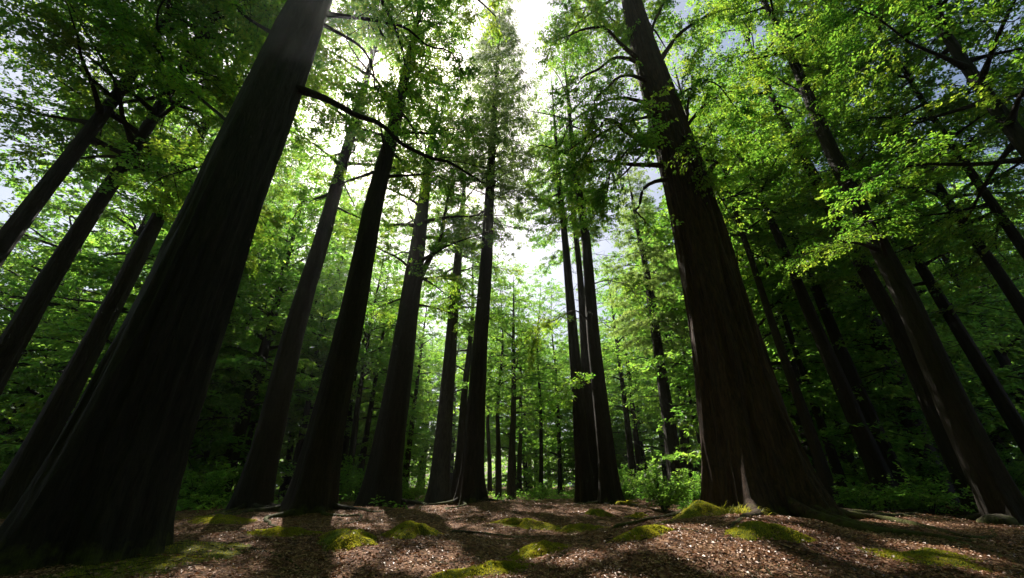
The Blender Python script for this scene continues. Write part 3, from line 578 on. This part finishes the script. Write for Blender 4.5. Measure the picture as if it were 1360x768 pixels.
# ------------------------------------------------------------------ shrubs and small plants
def shrub(name, label, px, Y, H, Rr, stems, seed, o, cat='shrub', group='shrubs under the trees', leaf=UNDER):
    g = np.random.default_rng(seed); x = at(px, 660, Y)[0]; base = np.array([x, Y, float(gz(x, Y)) - 0.03])
    root = tag(empty(name, base), label, cat, group); G = Geo()
    for i in range(stems):
        az = i * 2.399 + g.random(); L = H * (0.7 + 0.5 * g.random())
        path = limb_path(np.array([0, 0, 0.0]), az, R(45 + 38 * g.random()), L, 0.35 * Rr / H, 8, 0.08, seed + i)
        V, Q = tube(path, 0.016 * (1 - .8 * np.linspace(0, 1, 8)), 5); link('stem', make_mesh('stem', V, Q), BARK, root)
        sprays(G, path, o, 1, t0=0.15, origin=base, local=g)
    link('foliage', G.mesh('foliage'), [BARK, leaf], root)
SH = dict(twigs=9, tl=.6, tr=.006, sub=5, leaves=7, ll=.075, lw=.6, sag=.1)
SHF = dict(SH, ll=.11, twigs=6, tl=.8)
shrub('leafy_bush', 'rounded small-leaved bush at the left foot of the huge reddish trunk', 880, 15.0, 1.4, 1.0, 12, 801, SH)
shrub('leafy_bush', 'low dark bush on the floor right behind the rounded small-leaved bush', 925, 17.5, 1.4, 1.0, 10, 806, SH)
shrub('leafy_bush', 'spreading bush under the close leaning pair of trunks', 1150, 15.5, 1.1, 1.2, 9, 811, SHF)
shrub('leafy_bush', 'dim bush at the foot of the leaning trunk by its thicker twin', 1230, 14.0, 1.2, 1.2, 10, 816, SHF)
shrub('leafy_bush', 'layered tall bush behind the close leaning pair of trunks', 1195, 20.5, 3.2, 2.0, 16, 821, SHF)
shrub('leafy_bush', 'dark tall bush by the right frame edge', 1330, 18.5, 3.0, 2.0, 16, 826, SHF)
shrub('leafy_bush', 'dark bush just right of the widest black trunk', 275, 19.0, 1.6, 1.5, 12, 831, SHF)
shrub('leafy_bush', 'tall dark bush in the gap left of the widest black trunk', 35, 20.0, 3.4, 2.2, 16, 836, SHF)
shrub('leafy_bush', 'small sunlit bush between the conical conifer and the tight cluster of three', 720, 30.0, 1.1, 1.0, 10, 841, SHF)
shrub('leafy_bush', 'sunlit bush behind the thin pair of stems by the stout trunk', 448, 27.0, 2.2, 1.6, 14, 846, SHF)
shrub('leafy_bush', 'sunlit bush behind the foot of the tight cluster of three', 830, 26.0, 2.4, 1.6, 14, 851, SHF)
shrub('leafy_bush', 'sunlit low bush between the forked trunk and the slim grey brown trunk', 545, 29.0, 1.5, 1.4, 12, 856, SHF)

def fern(name, label, x, y, n, L, seed, cat='fern', up=0.75):
    g = np.random.default_rng(seed); base = np.array([x, y, float(gz(x, y))]); root = tag(empty(name, base), label, cat, 'ferns')
    for i in range(n):
        az = i * 2.399 + g.random(); ln = L * (0.7 + .5 * g.random()); path = limb_path(np.zeros(3), az, R(30 + 50 * up * g.random()), ln, 0.55, 14, .03, seed + i)
        G = Geo(); V, Q = tube(path, .005 * (1 - .8 * np.linspace(0, 1, 14)), 4); G.add(V, Q, 0)
        m = 44; t = np.repeat(np.linspace(.12, 1, m // 2), 2); idx = t * 13
        P = np.stack([np.interp(idx, np.arange(14), path[:, k]) for k in range(3)], -1); D = np.stack([np.interp(np.minimum(idx + .5, 13), np.arange(14), path[:, k]) for k in range(3)], -1) - np.stack([np.interp(idx - .5, np.arange(14), path[:, k]) for k in range(3)], -1)
        D /= np.linalg.norm(D, axis=1)[:, None] + 1e-9; s = np.cross(D, [0, 0, 1.0]) * np.where(np.arange(m) % 2, 1, -1)[:, None]
        ll = ln * .30 * np.sin(np.pi * np.clip(1.02 - t, .05, 1) ** .8) + .01
        V, Q = leaf_quads(P, s + D * .45 + g.normal(0, .08, (m, 3)), np.tile([0, 0, 1.0], (m, 1)) + g.normal(0, .15, (m, 3)), ll, ll * .32); G.add(V, Q, 1, False)
        link('frond', G.mesh('frond'), [MOSS, MOSS_BLADE], root)
bx = at(985, 690, 9.3)[0]
def grass_tuft(label, px, py, Y, n, L, seed):
    g = np.random.default_rng(seed); x = at(px, py, Y)[0]; base = np.array([x, Y, float(gz(x, Y))]); G = Geo(); k = 7; t = np.linspace(0, 1, k)
    az = g.random(n) * 6.283; ln = L * (.45 + .75 * g.random(n)); el = R(15) + R(60) * g.random(n); dr = .35 + .5 * g.random(n)
    p0 = np.stack([g.normal(0, .19, n), g.normal(0, .11, n), np.full(n, -.02)], -1); hor = np.stack([np.cos(az), np.sin(az)], -1) + [.35, -.15]
    C = np.zeros((n, k, 3)); C[:, :, :2] = p0[:, None, :2] + hor[:, None, :] * (ln * np.cos(el))[:, None, None] * t[None, :, None]; C[:, :, 2] = p0[:, 2:3] + (ln * np.sin(el))[:, None] * t[None] - (dr * ln)[:, None] * t[None] ** 2.2
    sd = np.stack([-np.sin(az), np.cos(az), np.zeros(n)], -1)[:, None, :] * (.0045 * (1 - t ** 2) + .0008)[None, :, None]
    V = np.stack([C - sd, C + sd], 2).reshape(-1, 3); q = np.arange(k - 1)[None, :] * 2 + np.arange(n)[:, None] * k * 2
    G.add(V, np.stack([q, q + 1, q + 3, q + 2], -1).reshape(-1, 4), 0)
    o = link('grass_tuft', G.mesh('grass_tuft'), MOSS_BLADE); o.location = [float(a) for a in base]; tag(o, label, 'grass tuft', 'grass tufts at the tree foot')
grass_tuft('bright dense arching grass tuft at the mossy foot of the huge reddish trunk', 980, 690, 9.35, 900, .42, 901)
grass_tuft('smaller grass tuft on the left root of the huge reddish trunk', 938, 690, 9.9, 160, .32, 903)
fern('fern', 'small fern on the forest floor beside the rounded small-leaved bush', at(845, 675, 13.5)[0], 13.5, 10, .45, 905)
fern('fern', 'small fern at the foot of the tight cluster of three', at(835, 680, 16.5)[0], 16.5, 10, .5, 909)

# ------------------------------------------------------------------ moss cushions, rocks, roots, fallen wood
ON_MOSS = []
def moss_mound(name, label, px, py, Y, rx, ry, h, seed, cat='moss mound', group='mossy mounds on the forest floor', rot=0.0):
    g = np.random.default_rng(seed); x = at(px, py, Y)[0]; MOUNDS.append((x, Y, rx, ry, rot))
    na, nr = 64, 22; th = np.linspace(0, 2 * np.pi, na, endpoint=False); rr = np.linspace(0.02, 1.0, nr)
    Rg, Tg = np.meshgrid(rr, th, indexing='ij')
    ed = 1 + 1.0 * (vnoise(np.stack([np.cos(Tg) * 1.6 + seed, np.sin(Tg) * 1.6, Tg * 0], -1)) - .5) + .3 * (vnoise(np.stack([np.cos(Tg) * 5 + seed, np.sin(Tg) * 5, Tg * 0], -1)) - .5)
    X = Rg * np.cos(Tg) * rx * ed; Yy = Rg * np.sin(Tg) * ry * ed
    X, Yy = X * math.cos(rot) - Yy * math.sin(rot), X * math.sin(rot) + Yy * math.cos(rot)
    prof = np.clip(1 - Rg ** 2.0, 0, 1) ** 1.5 * h * .85 * (0.75 + .7 * (vnoise(np.stack([X * 2.2 + seed, Yy * 2.2, Rg * 0], -1)) - .3)) + .05 * (vnoise(np.stack([X * 9, Yy * 9, Rg * 0 + seed], -1)) - .5) * (1 - Rg ** 4)
    Z = gz(x + X, Y + Yy) + prof - 0.012 - 0.05 * np.clip(Rg - .93, 0, 1) / .07
    b = np.array([x, Y, float(gz(x, Y))]); V = np.stack([X, Yy, Z - b[2]], -1).reshape(-1, 3)
    i, j = np.meshgrid(np.arange(nr - 1), np.arange(na), indexing='ij')
    Q = np.stack([i * na + j, (i + 1) * na + j, (i + 1) * na + (j + 1) % na, i * na + (j + 1) % na], -1).reshape(-1, 4)
    G = Geo(); G.add(V, Q, 0)
    m = int(15000 * min(1.6, rx * ry / .4)); a = g.random(m) * 6.283; r = np.sqrt(g.random(m)) * .97
    ii = np.clip((r - .02) / .98 * (nr - 1), 0, nr - 1.001); jj = (a / 6.2832 * na) % na
    i0 = ii.astype(int); j0 = jj.astype(int); fi = (ii - i0)[:, None]; fj = (jj - j0)[:, None]; VV = V.reshape(nr, na, 3)
    P = (VV[i0, j0] * (1 - fj) + VV[i0, (j0 + 1) % na] * fj) * (1 - fi) + (VV[i0 + 1, j0] * (1 - fj) + VV[i0 + 1, (j0 + 1) % na] * fj) * fi
    keep = vnoise(np.stack([P[:, 0] * 2.6 + seed, P[:, 1] * 2.6, P[:, 0] * 0], -1)) + .35 * g.random(m) > .40; P = P[keep]; m = len(P)
    ax = np.stack([g.normal(0, .5, m), g.normal(0, .5, m), np.ones(m)], -1); ln = .010 + .018 * g.random(m)
    w_ = g.choice(m, min(m, int(60 * rx * ry / .2)), replace=False); ON_MOSS.append(P[w_] + b + [0, 0, .022])
    V2, Q2 = leaf_quads(P - [0, 0, .006], ax, g.normal(0, 1, (m, 3)), ln, ln * .5); G.add(V2, Q2, 1, False)
    o = link(name, G.mesh(name), [MOSS, MOSS_BLADE]); o.location = [float(q) for q in b]
    tag(o, label, cat, group)
moss_mound('moss_mound', 'bright rounded moss mound, sunlit, nearest to the widest black trunk', 463, 722, 8.1, .62, .42, .26, 1001)
moss_mound('moss_mound', 'darker moss mound just behind and right of the bright rounded one', 545, 712, 8.6, .55, .40, .20, 1005)
moss_mound('moss_mound', 'flat moss mound at the bottom of the frame, below the conical conifer', 650, 758, 6.6, .80, .36, .12, 1009)
moss_mound('moss_mound', 'sunlit moss hump right of the flat bottom moss mound', 715, 742, 7.5, .60, .34, .17, 1013)
moss_mound('moss_mound', 'moss strip along the sunlit rise in front of the huge reddish trunk', 1022, 730, 7.0, .65, .34, .14, 1017)
moss_mound('moss_mound', 'thin moss mound in half shade at the lower right of the floor', 1215, 752, 6.6, .80, .34, .10, 1021)
moss_mound('moss_mound', 'patchy moss mound on the left slope of the pale sunlit rise', 860, 742, 7.2, .50, .34, .10, 1025)
moss_mound('moss_mound', 'low moss mound at the left root of the huge reddish trunk', 930, 690, 10.0, .55, .40, .24, 1029)
moss_mound('moss_mound', 'long low moss ridge in front of the conical conifer', 705, 690, 12.0, 1.1, .35, .18, 1033, rot=-.2)
moss_mound('moss_mound', 'mossy hump in the dip before the tight cluster of three', 770, 692, 11.2, .6, .34, .20, 1037)
moss_mound('moss_mound', 'small mossy stone by the foot of the tight cluster of three', 800, 684, 14.0, .42, .34, .28, 1041, cat='mossy rock')
moss_mound('moss_mound', 'moss patch in deep shade beyond the bright rounded moss mound', 375, 712, 8.6, .7, .4, .10, 1045)
moss_mound('moss_mound', 'moss rise at the foot of the slim dark trunk', 300, 690, 13.0, .9, .5, .12, 1049)

def rock(label, px, py, Y, r, seed):
    x = at(px, py, Y)[0]; na, nr = 28, 16
    Tg, Pg = np.meshgrid(np.linspace(0, 2 * np.pi, na, endpoint=False), np.linspace(.02, np.pi - .02, nr)); d = np.stack([np.cos(Tg) * np.sin(Pg), np.sin(Tg) * np.sin(Pg), np.cos(Pg)], -1)
    V = d * (r * (.75 + .5 * vnoise(d * 1.7 + seed) + .12 * vnoise(d * 5 + seed)))[..., None] * [1.2, .9, .62]
    i, j = np.meshgrid(np.arange(nr - 1), np.arange(na), indexing='ij')
    Q = np.stack([i * na + j, (i + 1) * na + j, (i + 1) * na + (j + 1) % na, i * na + (j + 1) % na], -1).reshape(-1, 4)
    o = link('rock', make_mesh('rock', V.reshape(-1, 3), Q), BARK_PALE); o.location = (x, Y, float(gz(x, Y)) + r * .2); tag(o, label, 'rock')
rock('dim rounded stone at the foot of the thick leaning trunk', 1322, 692, 10.8, .3, 77)

def fallen(name, label, pts, r, seed, mat=BARK, cat='fallen branch', n=22):
    w = np.array([at(*p) for p in pts]); s = np.linspace(0, len(w) - 1, n); P = np.stack([np.interp(s, np.arange(len(w)), w[:, k]) for k in range(3)], -1)
    P[:, :2] += (np.stack([vnoise(np.stack([s * 1.7 + seed, s * 0 + k * 5, s * 0], -1)) for k in range(2)], -1) - .5) * r * 4
    rr = r * (1 - .6 * np.linspace(0, 1, n)); rr[0] *= .3; rr[-1] *= .2
    P[:, 2] = gz(P[:, 0], P[:, 1]) + rr * .7
    b = P[n // 2].copy(); V, Q = tube(P - b, rr, 9, .25, seed); o = link(name, make_mesh(name, V, Q), mat); o.location = [float(q) for q in b]; tag(o, label, cat, 'dead wood on the forest floor')
fallen('fallen_log', 'low dark fallen log lying between the forked trunk and the conical conifer', [(515, 664, 22), (545, 660, 22.5), (572, 664, 21)], .17, 5, cat='fallen log')
fallen('fallen_branch', 'thin crooked fallen branch on the sunlit leaf litter before the conical conifer', [(600, 690, 11), (680, 700, 10.4), (740, 706, 10.2)], .035, 6)
fallen('fallen_branch', 'dark fallen branch lying below the rounded small-leaved bush', [(815, 705, 10.5), (880, 700, 10.9), (915, 694, 11.3)], .045, 7)
fallen('fallen_branch', 'fallen branch in the shade right of the huge reddish trunk', [(1130, 700, 10.5), (1200, 690, 11.2), (1250, 680, 12.4)], .05, 8)
fallen('fallen_log', 'dead log lying under the bushes at the right', [(1180, 668, 14.5), (1240, 672, 14.6), (1290, 690, 13.4)], .14, 9, cat='fallen log')
fallen('fallen_branch', 'short stick lying on the pale sunlit rise', [(900, 735, 7.2), (930, 738, 7.0), (955, 736, 6.9)], .014, 10)
fallen('fallen_branch', 'stick lying in the shade near the bright rounded moss mound', [(330, 728, 7.6), (385, 735, 7.2), (420, 745, 6.7)], .016, 11)

build_ground()
# ------------------------------------------------------------------ leaf litter and ground cover (uncountable)
def litter():
    g = np.random.default_rng(44); n = 300000
    Y = 3.2 * (30 / 3.2) ** (g.random(n) ** .85); X = (g.random(n) * 2 - 1) * (1.5 * Y + 1)
    dens = vnoise(np.stack([X * .8, Y * .8, X * 0 + 4], -1)); k = g.random(n) < (.35 + 1.1 * dens) * (1 - .86 * moss_at(X, Y)); X, Y = X[k], Y[k]; X = np.append(X, np.concatenate(ON_MOSS)[:, 0]); Y = np.append(Y, np.concatenate(ON_MOSS)[:, 1]); n = len(X)
    sz = (.018 + .055 * g.random(n) ** 2.2) * (1 + np.clip(Y - 10, 0, 20) * .04)
    Z = gz(X, Y) + .008 + .022 * g.random(n); Z[-sum(map(len, ON_MOSS)):] = np.concatenate(ON_MOSS)[:, 2]; a = g.random(n) * 6.283
    ax = np.stack([np.cos(a), np.sin(a), g.normal(0, .16, n)], -1); nr = np.stack([g.normal(0, .28, n), g.normal(0, .28, n), np.ones(n)], -1)
    V, Q = leaf_quads(np.stack([X, Y, Z], -1), ax, nr, sz, sz * (.45 + .3 * g.random(n)))
    o = link('leaf_litter', make_mesh('leaf_litter', V, Q, None, False), LITTER); tag(o, 'loose brown fallen leaves scattered over the forest floor', kind='stuff')
    m = 6500; Y = 4 * (26 / 4) ** g.random(m); X = (g.random(m) * 2 - 1) * (1.4 * Y); Z = gz(X, Y) + .012; a = g.random(m) * 6.283; L = .06 + .5 * g.random(m) ** 4
    E = np.stack([X + np.cos(a) * L, Y + np.sin(a) * L, Z * 0], -1); E[:, 2] = gz(E[:, 0], E[:, 1]) + .012 + .03 * g.random(m)
    V, Q = prisms(np.stack([X, Y, Z], -1), E, .003 + .005 * g.random(m), np.full(m, .002)); o = link('twig_litter', make_mesh('twig_litter', V, Q), BARK); tag(o, 'small dry twigs strewn among the fallen leaves', kind='stuff')
litter()
def carpet():
    g = np.random.default_rng(46); n = 420000
    Y = 3.6 * (22 / 3.6) ** g.random(n); X = (g.random(n) * 2 - 1) * (1.4 * Y); k = g.random(n) < moss_at(X, Y) * 1.1 - .15; X, Y = X[k], Y[k]; n = len(X)
    ln = (.010 + .016 * g.random(n)) * (1 + np.clip(Y - 7, 0, 12) * .08); P = np.stack([X, Y, gz(X, Y) - .004], -1); ax = np.stack([g.normal(0, .55, n), g.normal(0, .55, n), np.ones(n)], -1)
    V, Q = leaf_quads(P, ax, g.normal(0, 1, (n, 3)), ln, ln * .45); o = link('moss_carpet', make_mesh('moss_carpet', V, Q, None, False), MOSS_BLADE); tag(o, 'thin ragged carpet of moss between the fallen leaves', kind='stuff')
carpet()
def cover():
    g = np.random.default_rng(45); n = 5200
    Y = 17 + 50 * g.random(n) ** 1.2; X = (g.random(n) * 2 - 1) * 1.35 * Y
    k = (vnoise(np.stack([X * .25, Y * .25, X * 0 + 2], -1)) > .45) & ~((np.abs(X - 1) < 3.5) & (Y < 24)); X, Y = X[k], Y[k]; n = len(X)
    hs = .15 + .5 * g.random(n) ** 1.5; q = 16; ii = np.repeat(np.arange(n), q); m = len(ii)
    P = np.stack([X[ii] + g.normal(0, .25, m), Y[ii] + g.normal(0, .25, m), np.zeros(m)], -1); P[:, 2] = gz(P[:, 0], P[:, 1]) + hs[ii] * g.random(m)
    a = g.random(m) * 6.283; ax = np.stack([np.cos(a), np.sin(a), .2 + g.normal(0, .3, m)], -1); nr = np.stack([g.normal(0, .5, m), g.normal(0, .5, m), np.ones(m)], -1); L = .10 + .12 * g.random(m)
    V, Q = leaf_quads(P, ax, nr, L, L * .55); o = link('ground_cover', make_mesh('ground_cover', V, Q, None, False), UNDER); tag(o, 'low green woodland plants covering the floor farther back', kind='stuff')
cover()

def far_wood():
    g = np.random.default_rng(47); n = 60000; X = (g.random(n) * 2 - 1) * 165; Y = 84 + 40 * g.random(n); top = 5 + 9 * vnoise(np.stack([X * .12, Y * .12, X * 0], -1)); Z = gz(X, Y) + top * g.random(n)
    a = g.random(n) * 6.283; L = .45 + .5 * g.random(n)
    V, Q = leaf_quads(np.stack([X, Y, Z], -1), np.stack([np.cos(a), np.sin(a), g.normal(0, .4, n)], -1), np.stack([g.normal(0, .6, n), g.normal(0, .6, n), np.ones(n)], -1), L, L * .6)
    o = link('far_wood', make_mesh('far_wood', V, Q, None, False), UNDER); tag(o, 'low leafy growth closing the view far behind the trunks', kind='stuff')
far_wood()
# ------------------------------------------------------------------ air, sky, sun, camera
DENS = 0.0006
bpyv = np.array([[x, y, z] for z in (-4, 46) for x, y in ((-196, -186), (196, -186), (196, 204), (-196, 204))], float)
hz = make_mesh('haze', bpyv, [[3, 2, 1, 0], [4, 5, 6, 7], [0, 1, 5, 4], [1, 2, 6, 5], [2, 3, 7, 6], [3, 0, 4, 7]], None, False)
m, nt, out = new_mat('woodland_air'); pv = nt.nodes.new('ShaderNodeVolumePrincipled'); pv.inputs['Density'].default_value = DENS; pv.inputs['Color'].default_value = (.93, .96, .95, 1); pv.inputs['Anisotropy'].default_value = .82
nt.links.new(pv.outputs[0], out.inputs['Volume']); tag(link('haze', hz, m), 'thin sunlit woodland haze', kind='stuff')

el = math.asin(SUN[2]); az = math.atan2(SUN[0], SUN[1])
w = bpy.data.worlds.new('World'); sc.world = w; w.use_nodes = True; nt = w.node_tree; nt.nodes.clear()
wo = nt.nodes.new('ShaderNodeOutputWorld'); bg = nt.nodes.new('ShaderNodeBackground'); sk = nt.nodes.new('ShaderNodeTexSky')
sk.sky_type = 'NISHITA'; sk.sun_disc = False; sk.sun_elevation = el; sk.sun_rotation = az; sk.dust_density = 3.0; sk.air_density = 1.0; sk.ozone_density = 1.0
bg.inputs['Strength'].default_value = 0.058; 
tc = nt.nodes.new('ShaderNodeTexCoord'); cn = N(nt, 'TexNoise', Scale=2.6, Detail=8.0, Roughness=0.6); nt.links.new(tc.outputs['Generated'], cn.inputs['Vector'])
cr = ramp(nt, [(0.45, (0, 0, 0)), (0.62, (1, 1, 1))], cn.outputs['Fac']); cm = N(nt, 'Mix', data_type='RGBA'); cm.inputs[7].default_value = (2.9, 3.7, 5.0, 1)
cl = N(nt, 'Mix', data_type='RGBA', blend_type='LIGHTEN'); cl.inputs['Factor'].default_value = 1.0    # thin cloud never darker than the sky behind it
nt.links.new(sk.outputs[0], cl.inputs[6]); cl.inputs[7].default_value = (2.9, 3.7, 5.0, 1)
nt.links.new(cr.outputs[0], cm.inputs[0]); nt.links.new(sk.outputs[0], cm.inputs[6]); nt.links.new(cl.outputs[2], cm.inputs[7]); nt.links.new(cm.outputs[2], bg.inputs[0]); nt.links.new(bg.outputs[0], wo.inputs[0])
sd = bpy.data.lights.new('sun', 'SUN'); sd.energy = 5.0; sd.angle = R(0.6); sd.color = (1.0, .94, .83); so = bpy.data.objects.new('sun', sd); COL.objects.link(so)
import mathutils
so.rotation_euler = mathutils.Vector(SUN).to_track_quat('Z', 'Y').to_euler(); so.location = (0, 0, 60)
cd = bpy.data.cameras.new('camera'); cd.sensor_width = 36; cd.lens = 36 * F / 1360; cd.clip_end = 2000; cd.clip_start = .05
co = bpy.data.objects.new('camera', cd); COL.objects.link(co); co.location = (0, 0, CAMH); co.rotation_euler = (R(90) + PITCH, 0, 0); sc.camera = co
sc.view_settings.view_transform = 'Standard'; sc.view_settings.look = 'None'; sc.view_settings.exposure = 1.4; sc.view_settings.gamma = 1; sc.view_settings.use_curve_mapping = False
sc.render.engine = 'CYCLES'; cy = sc.cycles; cy.use_denoising = True; cy.max_bounces = 6; cy.diffuse_bounces = 3; cy.glossy_bounces = 2; cy.transmission_bounces = 4; cy.volume_bounces = 0; cy.transparent_max_bounces = 4
cy.sample_clamp_indirect = 4.0; cy.use_fast_gi = False
